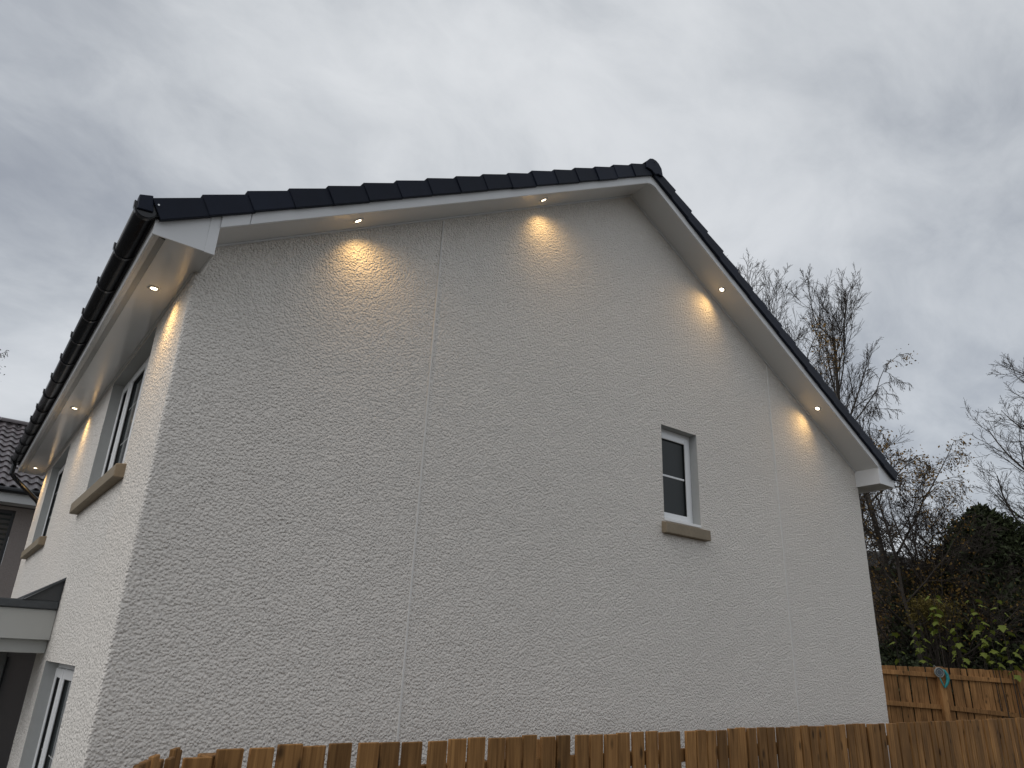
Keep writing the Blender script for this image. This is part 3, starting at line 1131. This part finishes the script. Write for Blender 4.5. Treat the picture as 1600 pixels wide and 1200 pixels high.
# ---------------------------------------------------------------- far outbuilding
def outbuilding():
    # a low house seen between the trees; ridge runs parallel to the picture
    c = Vector((22.35, 6.9)); U = Vector((.80, -.60)); V = Vector((.60, .80))
    t = thing('far_outbuilding', 'low dark building with grey tiled roof half hidden behind the trees', 'building', (c.x, c.y, 1.2))
    ang = math.atan2(U.y, U.x)

    def P3(u, v, z):
        p = c + U * u + V * v
        return (p.x, p.y, z)
    u0, u1 = -4.5, 1.9
    q = MB()
    z0, ze, zr = .8, 5.45, 6.22
    q.add([P3(u0, 0, z0), P3(u1, 0, z0), P3(u1, 0, ze), P3(u0, 0, ze)], [(0, 1, 2, 3)])
    q.add([P3(u1, 0, z0), P3(u1, 5, z0), P3(u1, 5, ze), P3(u1, 2.5, zr - .05), P3(u1, 0, ze)], [(0, 1, 2, 3, 4)])
    q.add([P3(u0, 0, z0), P3(u0, 5, z0), P3(u0, 5, ze), P3(u0, 2.5, zr - .05), P3(u0, 0, ze)], [(0, 1, 2, 3, 4)])
    q.build('wall', 'shed_wall', t)
    q = MB()
    nrow = 14
    for k in range(nrow):
        a, b = k / nrow, (k + 1) / nrow
        va, vb = -.25 + 2.75 * a, -.25 + 2.75 * b
        za, zb = ze + .05 + (zr - ze) * a, ze + .05 + (zr - ze) * b
        q.add([P3(u0 - .2, va, za), P3(u1 + .2, va, za), P3(u1 + .2, vb, zb - .0), P3(u0 - .2, vb, zb)], [(0, 1, 2, 3)])
        q.add([P3(u0 - .2, vb, zb), P3(u1 + .2, vb, zb), P3(u1 + .2, vb, zb - .03), P3(u0 - .2, vb, zb - .03)], [(0, 1, 2, 3)])
        # course edge lip
        q.add([P3(u0 - .2, va, za - .03), P3(u1 + .2, va, za - .03), P3(u1 + .2, va - .02, za + .012), P3(u0 - .2, va - .02, za + .012)], [(0, 1, 2, 3)])
    q.add([P3(u0 - .2, 2.5, zr + .04), P3(u1 + .2, 2.5, zr + .04), P3(u1 + .2, 5.2, ze), P3(u0 - .2, 5.2, ze)], [(0, 1, 2, 3)])
    rf = q.build('roof', 'shed_roof', t)
    q = MB()
    q.tube([P3(u0 - .2, 2.5, zr + .05), P3(u1 + .2, 2.5, zr + .05)], .1, 8); q.build('ridge_tile', 'shed_roof', rf)
    q = MB()
    vs = [P3(u0 - .2, -.28, ze - .05), P3(u1 + .2, -.28, ze - .05), P3(u1 + .2, -.28, ze + .07), P3(u0 - .2, -.28, ze + .07),
          P3(u0 - .2, -.26, ze - .05), P3(u1 + .2, -.26, ze - .05), P3(u1 + .2, -.26, ze + .07), P3(u0 - .2, -.26, ze + .07)]
    q.add(vs, [(0, 1, 2, 3), (7, 6, 5, 4), (0, 4, 5, 1), (3, 2, 6, 7)])
    q.build('fascia', 'nb_fascia_dark', t)


mat('nb_fascia_dark', (0.2, 0.2, 0.19), 0.5)
outbuilding()


# ---------------------------------------------------------------- vegetation
def tubes_mesh(name, segs, material, sides=4):
    """segs: list of (pts (k,3), radii (k,))"""
    V, F = [], []
    base = 0
    ca = np.cos(np.arange(sides) * 2 * np.pi / sides); sa = np.sin(np.arange(sides) * 2 * np.pi / sides)
    for pts, rad in segs:
        k = len(pts)
        d = np.gradient(pts, axis=0)
        d /= np.linalg.norm(d, axis=1, keepdims=True) + 1e-9
        ref = np.array([0.31, 0.87, 0.39]) if abs(d[0][1]) < .8 else np.array([1.0, 0.1, 0.2])
        s = np.cross(d, ref); s /= np.linalg.norm(s, axis=1, keepdims=True) + 1e-9
        t = np.cross(d, s)
        ring = pts[:, None, :] + rad[:, None, None] * (s[:, None, :] * ca[None, :, None] + t[:, None, :] * sa[None, :, None])
        V.append(ring.reshape(-1, 3))
        i = np.arange(k - 1)[:, None] * sides; j = np.arange(sides)[None, :]; jn = (j + 1) % sides
        F.append((np.stack([i + j, i + jn, i + sides + jn, i + sides + j], -1) + base).reshape(-1, 4))
        base += k * sides
    return raw_mesh(name, np.concatenate(V), np.concatenate(F), material, True)


def leaves_mesh(name, pos, size, material, rng, flat=0.0, aspect=1.6, droop=0.0):
    """diamond leaves folded along the midrib, 4 verts and 2 tris each"""
    n = len(pos)
    d = rng.normal(size=(n, 3)); d[:, 2] = d[:, 2] * (1 - flat) - droop
    d /= np.linalg.norm(d, axis=1, keepdims=True)
    s = np.cross(d, rng.normal(size=(n, 3))); s /= np.linalg.norm(s, axis=1, keepdims=True) + 1e-9
    nn = np.cross(d, s)
    L = (size * rng.uniform(.6, 1.3, n))[:, None]
    Wd = L / aspect
    v0 = pos
    v1 = pos + d * L * .5 + s * Wd * .5 + nn * L * .12
    v2 = pos + d * L
    v3 = pos + d * L * .5 - s * Wd * .5 + nn * L * .12
    V = np.stack([v0, v1, v2, v3], 1).reshape(-1, 3)
    b = np.arange(n)[:, None] * 4
    F = np.concatenate([b + np.array([[0, 1, 2]]), b + np.array([[0, 2, 3]])], 1).reshape(-1, 3)
    return raw_mesh(name, V, F, material)


def grow(rng, base, direction, length, radius, levels, out, tips, lvl=0):
    """levels: list of dict(n, ang, ratio, seg, wander, trop, start, rr)"""
    L = levels[lvl]
    k = L.get('seg', 6)
    d = np.array(direction, float); d /= np.linalg.norm(d)
    pts = [np.array(base, float)]
    dirs = [d]
    st = length / k
    for i in range(k):
        d = d + rng.normal(size=3) * L.get('wander', .12) + np.array([0, 0, L.get('trop', 0.0)]) * (1 + i * .3)
        d /= np.linalg.norm(d)
        pts.append(pts[-1] + d * st); dirs.append(d)
    pts = np.array(pts)
    tt = np.linspace(0, 1, k + 1)
    rad = radius * (1 - tt * L.get('taper', .75))
    out[min(lvl, len(out) - 1)].append((pts, np.maximum(rad, L.get('rmin', .003))))
    if lvl + 1 >= len(levels):
        tips.append(pts)
        return
    n = L['n']
    if isinstance(n, tuple):
        n = rng.integers(n[0], n[1] + 1)
    s0 = L.get('start', .3)
    for c in range(n):
        t = s0 + (1 - s0) * ((c + rng.uniform(0, 1)) / n)
        t = min(t, .999)
        fi = t * k; i = int(fi); f = fi - i
        p = pts[i] * (1 - f) + pts[i + 1] * f
        dd = dirs[i + 1]
        a = np.radians(rng.normal(L['ang'], L.get('angv', 10)))
        ph = c * 2.39996 + rng.uniform(-.6, .6)
        o = np.cross(dd, [0.3, 0.2, 0.9] if abs(dd[2]) < .9 else [1, 0, 0]); o /= np.linalg.norm(o)
        o2 = np.cross(dd, o)
        nd = dd * np.cos(a) + (o * np.cos(ph) + o2 * np.sin(ph)) * np.sin(a)
        ln = length * L['ratio'] * (1 - L.get('fall', .55) * t) * rng.uniform(.7, 1.2)
        rr = max(rad[i] * L.get('rr', .55), .003)
        grow(rng, p, nd, ln, rr, levels, out, tips, lvl + 1)


def tree(name, label, cat, base, direction, length, radius, levels, seed, bark='bark', twig='twig', leaf=None, group=None, stems=1, spread=.2):
    rng = np.random.default_rng(seed)
    t = thing(name, label, cat, base, group)
    out = [[], [], []]
    tips = []
    for s in range(stems):
        dd = np.array(direction, float) + (rng.normal(size=3) * np.array([spread, spread, 0]) if stems > 1 else 0)
        bb = np.array(base, float) + (rng.normal(size=3) * np.array([.25, .25, 0]) if stems > 1 else 0)
        bb[2] = base[2] - .15
        grow(rng, bb, dd, length * (rng.uniform(.75, 1.05) if stems > 1 else 1), radius * (rng.uniform(.7, 1) if stems > 1 else 1), levels, out, tips)
    put('trunk', tubes_mesh('trunk', out[0], bark, 8), t)
    if out[1]:
        put('branches', tubes_mesh('branches', out[1], bark, 5), t)
    if out[2]:
        put('twigs', tubes_mesh('twigs', out[2], twig, 3), t)
    if leaf:
        P0 = np.concatenate(tips)
        zlo, zhi = leaf.get('z', (-99, 99))
        P0 = P0[(P0[:, 2] > zlo) & (P0[:, 2] < zhi)]
        idx = rng.integers(0, len(P0), leaf['n'])
        pos = P0[idx] + rng.normal(size=(leaf['n'], 3)) * leaf.get('jit', .06)
        # clumpy
        if leaf.get('clump'):
            keep = (np.sin(pos[:, 0] * 2.3 + seed) + np.sin(pos[:, 1] * 2.9 + 1.3 * seed) + np.sin(pos[:, 2] * 2.1)) > leaf['clump']
            pos = pos[keep]
        put('foliage', leaves_mesh('foliage', pos, leaf['size'], leaf['mat'], rng, droop=leaf.get('droop', .3)), t)
    return t


def gz(x, y):
    return float(terrain(np.array(x), np.array(y)))


upright = [dict(n=17, ang=26, ratio=.46, seg=10, wander=.018, trop=.02, start=.25, rr=.5, fall=.5),
           dict(n=8, ang=26, ratio=.56, seg=8, wander=.07, trop=.05, start=.15, rr=.55, taper=.8),
           dict(n=7, ang=28, ratio=.58, seg=6, wander=.09, trop=.05, start=.12, rr=.6, rmin=.006),
           dict(n=5, ang=28, ratio=.60, seg=4, wander=.10, trop=.04, start=.15, rmin=.005),
           dict(seg=3, wander=.12, trop=.03, rmin=.004)]
tg = 'bare trees beyond the back fence'
for (bx, by, L_, sd, lab) in ((20.0, 8.95, 13.2, 1, 'fine bare tree just topping the roof edge, farthest left beyond the gable'),
                              (19.6, 7.4, 11.9, 2, 'tall bare upright tree rising behind the middle of the right roof slope'),
                              (18.6, 5.95, 11.0, 3, 'tallest bare tree beside the roof edge, with forked dark stem')):
    tree('bare_tree', lab, 'tree', (bx, by, gz(bx, by)), (0.0, 0.0, 1), L_, .13, upright, sd, group=tg)
droopy = [dict(n=15, ang=42, ratio=.46, seg=9, wander=.03, trop=.0, start=.25, rr=.5, fall=.55),
          dict(n=9, ang=40, ratio=.50, seg=7, wander=.12, trop=.0, start=.2, rr=.55),
          dict(n=7, ang=42, ratio=.55, seg=6, wander=.14, trop=-.10, start=.15, rr=.6, rmin=.006),
          dict(n=6, ang=40, ratio=.62, seg=6, wander=.14, trop=-.20, start=.2, rmin=.0045),
          dict(seg=4, wander=.14, trop=-.22, rmin=.0035)]
tree('birch_tree', 'birch with drooping twigs and sparse orange-brown leaves behind the roof edge', 'tree', (16.9, 3.55, gz(16.9, 3.55)), (-.03, .0, 1), 8.5, .10, droopy, 11,
     bark='bark_birch', leaf=dict(n=9000, size=.06, mat='leaf_brown', jit=.10, clump=.35), group=tg)
wide = [dict(n=10, ang=42, ratio=.60, seg=8, wander=.09, trop=.03, start=.2, rr=.55, fall=.45),
        dict(n=8, ang=40, ratio=.58, seg=7, wander=.12, trop=.04, start=.15, rr=.55),
        dict(n=7, ang=40, ratio=.6, seg=5, wander=.15, trop=.02, start=.12, rr=.6, rmin=.006),
        dict(n=6, ang=42, ratio=.55, seg=4, wander=.18, trop=.0, start=.2, rmin=.0045),
        dict(seg=3, wander=.2, trop=-.02, rmin=.0035)]
tree('autumn_tree', 'multi-stemmed tree with thinning yellow-brown leaves right of the rear eaves box', 'tree', (16.1, 2.6, gz(16.1, 2.6)), (0.0, .0, 1), 5.6, .07, wide, 21, stems=4, spread=.16,
     leaf=dict(n=9000, size=.06, mat='leaf_brown', jit=.12, clump=.15), group=tg)
tree('autumn_tree', 'smaller tawny tree in front of the dark conifer', 'tree', (17.2, 2.6, gz(17.2, 2.6)), (0.02, -.02, 1), 4.6, .06, wide, 29, stems=3, spread=.2,
     leaf=dict(n=9000, size=.06, mat='leaf_yellow', jit=.15, clump=-.2), group=tg)
arch = [dict(n=18, ang=60, ratio=.62, seg=8, wander=.06, trop=.0, start=.22, rr=.5, fall=.5),
        dict(n=9, ang=34, ratio=.56, seg=7, wander=.09, trop=.05, start=.15, rr=.55),
        dict(n=7, ang=34, ratio=.58, seg=5, wander=.12, trop=.05, start=.12, rr=.6, rmin=.006),
        dict(n=6, ang=36, ratio=.55, seg=4, wander=.14, trop=.04, start=.2, rmin=.0045),
        dict(seg=3, wander=.15, trop=.03, rmin=.0035)]
tree('bare_tree', 'bare tree with arching side branches at the right edge of the picture', 'tree', (20.4, .95, gz(20.4, .95)), (0, 0, 1), 7.8, .14, arch, 41, group=tg)
tree('bare_tree', 'bare tree twigs showing above the neighbouring house at the left edge', 'tree', (-1.75, 17.6, 0), (.0, 0, 1), 8.45, .13, droopy, 47,
     leaf=dict(n=2500, size=.05, mat='leaf_thicket', jit=.05), group=tg)


def conifer(name, label, base, height, rad, n, seed):
    rng = np.random.default_rng(seed)
    t = thing(name, label, 'conifer', base, 'dark evergreens beyond the back fence')
    b = np.array(base, float)
    put('trunk', tubes_mesh('trunk', [(np.array([b + [0, 0, -.1], b + [0, .05, height * .5], b + [0, 0, height * .97]]), np.array([.16, .09, .015]))], 'bark', 8), t)
    segs = []; pos = []
    for i in range(n):
        h = rng.uniform(.02, .99) ** .8
        a = rng.uniform(0, 2 * np.pi)
        r = rad * (1 - h) ** .9 * rng.uniform(.5, 1.28) * (1 + .14 * np.sin(3 * a + seed) + .1 * np.sin(7 * a + 9 * h)) + .05
        p0 = b + [0, 0, h * height * .93]
        d = np.array([np.cos(a), np.sin(a), rng.uniform(.2, .65)])
        k = 6
        u = np.linspace(0, 1, k)[:, None]
        pts = p0 + d * r * u + np.array([0, 0, 1.0]) * (u ** 2) * r * .18 + rng.normal(size=(k, 3)) * .02 * u
        segs.append((pts, np.linspace(.018, .004, k)))
        m = int(26 + 40 * r)
        uu = rng.uniform(.25, 1.0, m) ** .7
        base_p = p0 + d * r * uu[:, None] + np.array([0, 0, 1.0]) * (uu[:, None] ** 2) * r * .18
        pos.append(base_p + rng.normal(size=(m, 3)) * np.array([.09, .09, .07]) * (.4 + r * .35))
    put('branches', tubes_mesh('branches', segs, 'bark', 3), t)
    P0 = np.concatenate(pos)
    put('foliage', leaves_mesh('foliage', P0, .13, 'leaf_dark', rng, flat=.2, aspect=2.6, droop=-.35), t)
    return t


conifer('conifer', 'broad dark conifer standing behind the fence at right', (18.6, 2.2, gz(18.6, 2.2)), 5.35, 2.5, 2100, 5)
conifer('conifer', 'lower dark conifer between the outbuilding and the broad conifer', (18.9, 3.55, gz(18.9, 3.55)), 3.9, 1.5, 800, 6)
conifer('conifer', 'dark conifer at the right edge behind the fence', (19.6, .1, gz(19.6, .1)), 3.7, 1.7, 900, 7)


def bush(name, label, c, rad, nleaf, size, material, seed, ntw=60, tw='twig', group=None, shell=.4, cat='shrub', jag=.25):
    rng = np.random.default_rng(seed)
    c = np.array(c, float); rad = np.array(rad, float)
    g0 = gz(c[0], c[1])
    t = thing(name, label, cat, (c[0], c[1], g0), group)
    segs = []
    tips = []
    for i in range(ntw):
        v = rng.normal(size=3); v[2] = abs(v[2]) + .1; v /= np.linalg.norm(v)
        tip = c + v * rad * rng.uniform(.7, 1.15)
        b0 = np.array([c[0] + rng.normal() * rad[0] * .3, c[1] + rng.normal() * rad[1] * .3, g0 - .05])
        u = np.linspace(0, 1, 6)[:, None]
        pts = b0 * (1 - u) + tip * u + rng.normal(size=(6, 3)) * .05 * u * (1.2 - u) * 4 * .5
        segs.append((pts, np.linspace(.014, .004, 6)))
        tips.append(tip)
    put('stems', tubes_mesh('stems', segs, tw, 4), t)
    # leaf clumps around stem upper parts
    ncl = max(10, nleaf // 60)
    v = rng.normal(size=(ncl, 3)); v /= np.linalg.norm(v, axis=1, keepdims=True)
    cc = c + v * rad * (rng.uniform(shell, 1.0, (ncl, 1)) + rng.normal(size=(ncl, 1)) * jag * .3)
    cc = cc[cc[:, 2] > g0]
    idx = rng.integers(0, len(cc), nleaf)
    pos = cc[idx] + rng.normal(size=(nleaf, 3)) * rad.mean() * .16
    pos = pos[pos[:, 2] > g0 + .02]
    put('foliage', leaves_mesh('foliage', pos, size, material, rng, droop=.2), t)
    return t


sg = 'dark shrubs beyond the back fence'
for k, (x, y, z, rx, rz, m, n, lab) in enumerate((
        (16.6, 4.2, 1.7, .7, .8, 'leaf_thicket', 5000, 'dense brown thicket in front of the low outbuilding'),
        (17.6, 3.1, 2.5, 1.0, 2.0, 'leaf_thicket', 12000, 'dark brown thicket below the tawny tree'),
        (17.0, 1.7, 2.0, 1.1, 1.45, 'leaf_dark', 12000, 'dark evergreen shrub behind the green saplings'),
        (17.6, .1, 2.1, 1.3, 1.6, 'leaf_dark', 12000, 'dark evergreen shrub at the right edge above the fence'),
        (15.6, 3.6, 1.7, .8, .9, 'leaf_dark', 8000, 'low dark shrub beside the house corner above the fence'))):
    bush('thicket', lab, (x, y, z), (rx, rx, rz), n, .085, m, 60 + k, ntw=150, group=sg)
bush('yellow_shrub', 'low dome shrub with small yellow-brown leaves above the back fence', (14.75, 1.95, 3.42), (.6, .45, .28), 2400, .05, 'leaf_yellow', 81, ntw=60, shell=.3, cat='shrub')


# sycamore-like saplings with big lobed green leaves
def big_leaf(p, d, up_, size):
    d = d.normalized(); s = d.cross(up_).normalized(); nn = s.cross(d)
    out = [(0, 0), (.20, -.12), (.48, -.05), (.36, .18), (.62, .42), (.34, .46), (.24, .62), (0, 1.0), (-.24, .62), (-.34, .46), (-.62, .42), (-.36, .18), (-.48, -.05), (-.20, -.12)]
    return [p + s * (a * size) + d * (b * size) - nn * (abs(a) * .35 * size + b * b * .25 * size) for a, b in out]


def saplings(label, stems, seed):
    rg = random.Random(seed)
    t = thing('sapling', label, 'sapling', (stems[0][0], stems[0][1], gz(stems[0][0], stems[0][1])), 'green saplings above the back fence')
    q = MB()
    leaves = []
    for (x, y, ztop, nl) in stems:
        z0 = gz(x, y)
        lean = (rg.uniform(-.15, .15), rg.uniform(-.15, .15))
        pts = [Vector((x + lean[0] * f, y + lean[1] * f, z0 - .05 + (ztop - z0) * f)) for f in (0, .3, .55, .8, 1)]
        q.tube(pts, [.014, .011, .009, .006, .004], 5)
        for k in range(nl):
            f = 1 - (k / max(nl, 1)) * min(.95, .55 / max(.3, (ztop - z0))) * 1.2
            base = Vector((x + lean[0] * f, y + lean[1] * f, z0 + (ztop - z0) * f))
            a = k * 2.4 + rg.uniform(-.4, .4)
            el = rg.uniform(-.1, .5)
            dd = Vector((math.cos(a) * math.cos(el), math.sin(a) * math.cos(el), math.sin(el)))
            pt = base + dd * rg.uniform(.05, .13)
            q.tube([base, pt], .0025, 4)
            d2 = Vector((dd.x, dd.y, rg.uniform(-1.1, -.25)))
            leaves.append(big_leaf(pt, d2, Vector((0, 0, 1)), rg.uniform(.085, .155)))
    q.build('stems', 'twig', t)
    for l in leaves[:80]:
        me = bpy.data.meshes.new('leaf')
        c = sum(l, Vector()) / len(l)
        me.from_pydata([tuple(v) for v in l], [], [(0, i, i + 1) for i in range(1, 13)])
        me.update(); me.materials.append(MATS['leaf_green'])
        put('leaf', me, t)


saplings('green leafy sapling, left group above the teal loop', [(13.95, 2.25, 2.98, 4), (14.1, 2.1, 3.12, 6), (14.1, 1.62, 3.66, 12), (14.2, 1.72, 3.35, 8), (14.05, 1.85, 2.95, 6)], 1)
saplings('green leafy sapling, middle group with the tallest stem', [(14.4, 1.0, 3.62, 10), (14.25, 1.3, 3.12, 8), (14.35, 1.15, 3.1, 6), (14.3, 1.45, 3.0, 8)], 2)
saplings('green leafy sapling, right group leaning over the fence', [(14.6, .72, 3.55, 6), (14.55, .85, 3.0, 9), (14.6, .6, 2.85, 8), (14.5, .95, 2.9, 7), (14.7, .45, 2.8, 6)], 3)


# ivy and bramble ground cover just beyond the back fence
def cover():
    rng = np.random.default_rng(9)
    n = 42000
    s = rng.uniform(-1, BL + 5, n); d = rng.uniform(.3, 3.2, n)
    Nn = np.array([-BD.y, BD.x])
    x = BA.x + BD.x * s + Nn[0] * d; y = BA.y + BD.y * s + Nn[1] * d
    h = .55 + .95 * np.clip(d / 2.6, 0, 1) + .18 * np.sin(s * 2.7) + .15 * np.sin(s * 5.1 + d * 3)
    z = terrain(x, y) + .35 + h * rng.uniform(.1, 1, n) ** .4 + .25
    pos = np.stack([x, y, z], 1)
    o = put('bramble_cover', leaves_mesh('bramble_cover', pos, .085, 'leaf_ivy', rng, droop=.1))
    kind(o, 'stuff', 'dark ivy and bramble ground cover just beyond the back fence'); o['category'] = 'bramble'
    # pale dead stems
    segs = []
    for i in range(260):
        s_ = rng.uniform(0, BL + 4); d_ = rng.uniform(.3, 3.0)
        x = BA.x + BD.x * s_ + Nn[0] * d_; y = BA.y + BD.y * s_ + Nn[1] * d_
        z0 = terrain(x, y) + .9
        a = rng.normal(size=3) * np.array([.35, .35, 0]); L_ = rng.uniform(.6, 1.6)
        u = np.linspace(0, 1, 6)[:, None]
        pts = np.array([x, y, z0]) + a * u * L_ + np.array([0, 0, 1]) * (u - .35 * u * u) * L_
        segs.append((pts, np.linspace(.007, .003, 6)))
    o = put('dead_stems', tubes_mesh('dead_stems', segs, 'bark_birch', 3))
    kind(o, 'stuff', 'thin pale dead stems standing in the brambles'); o['category'] = 'stems'


cover()
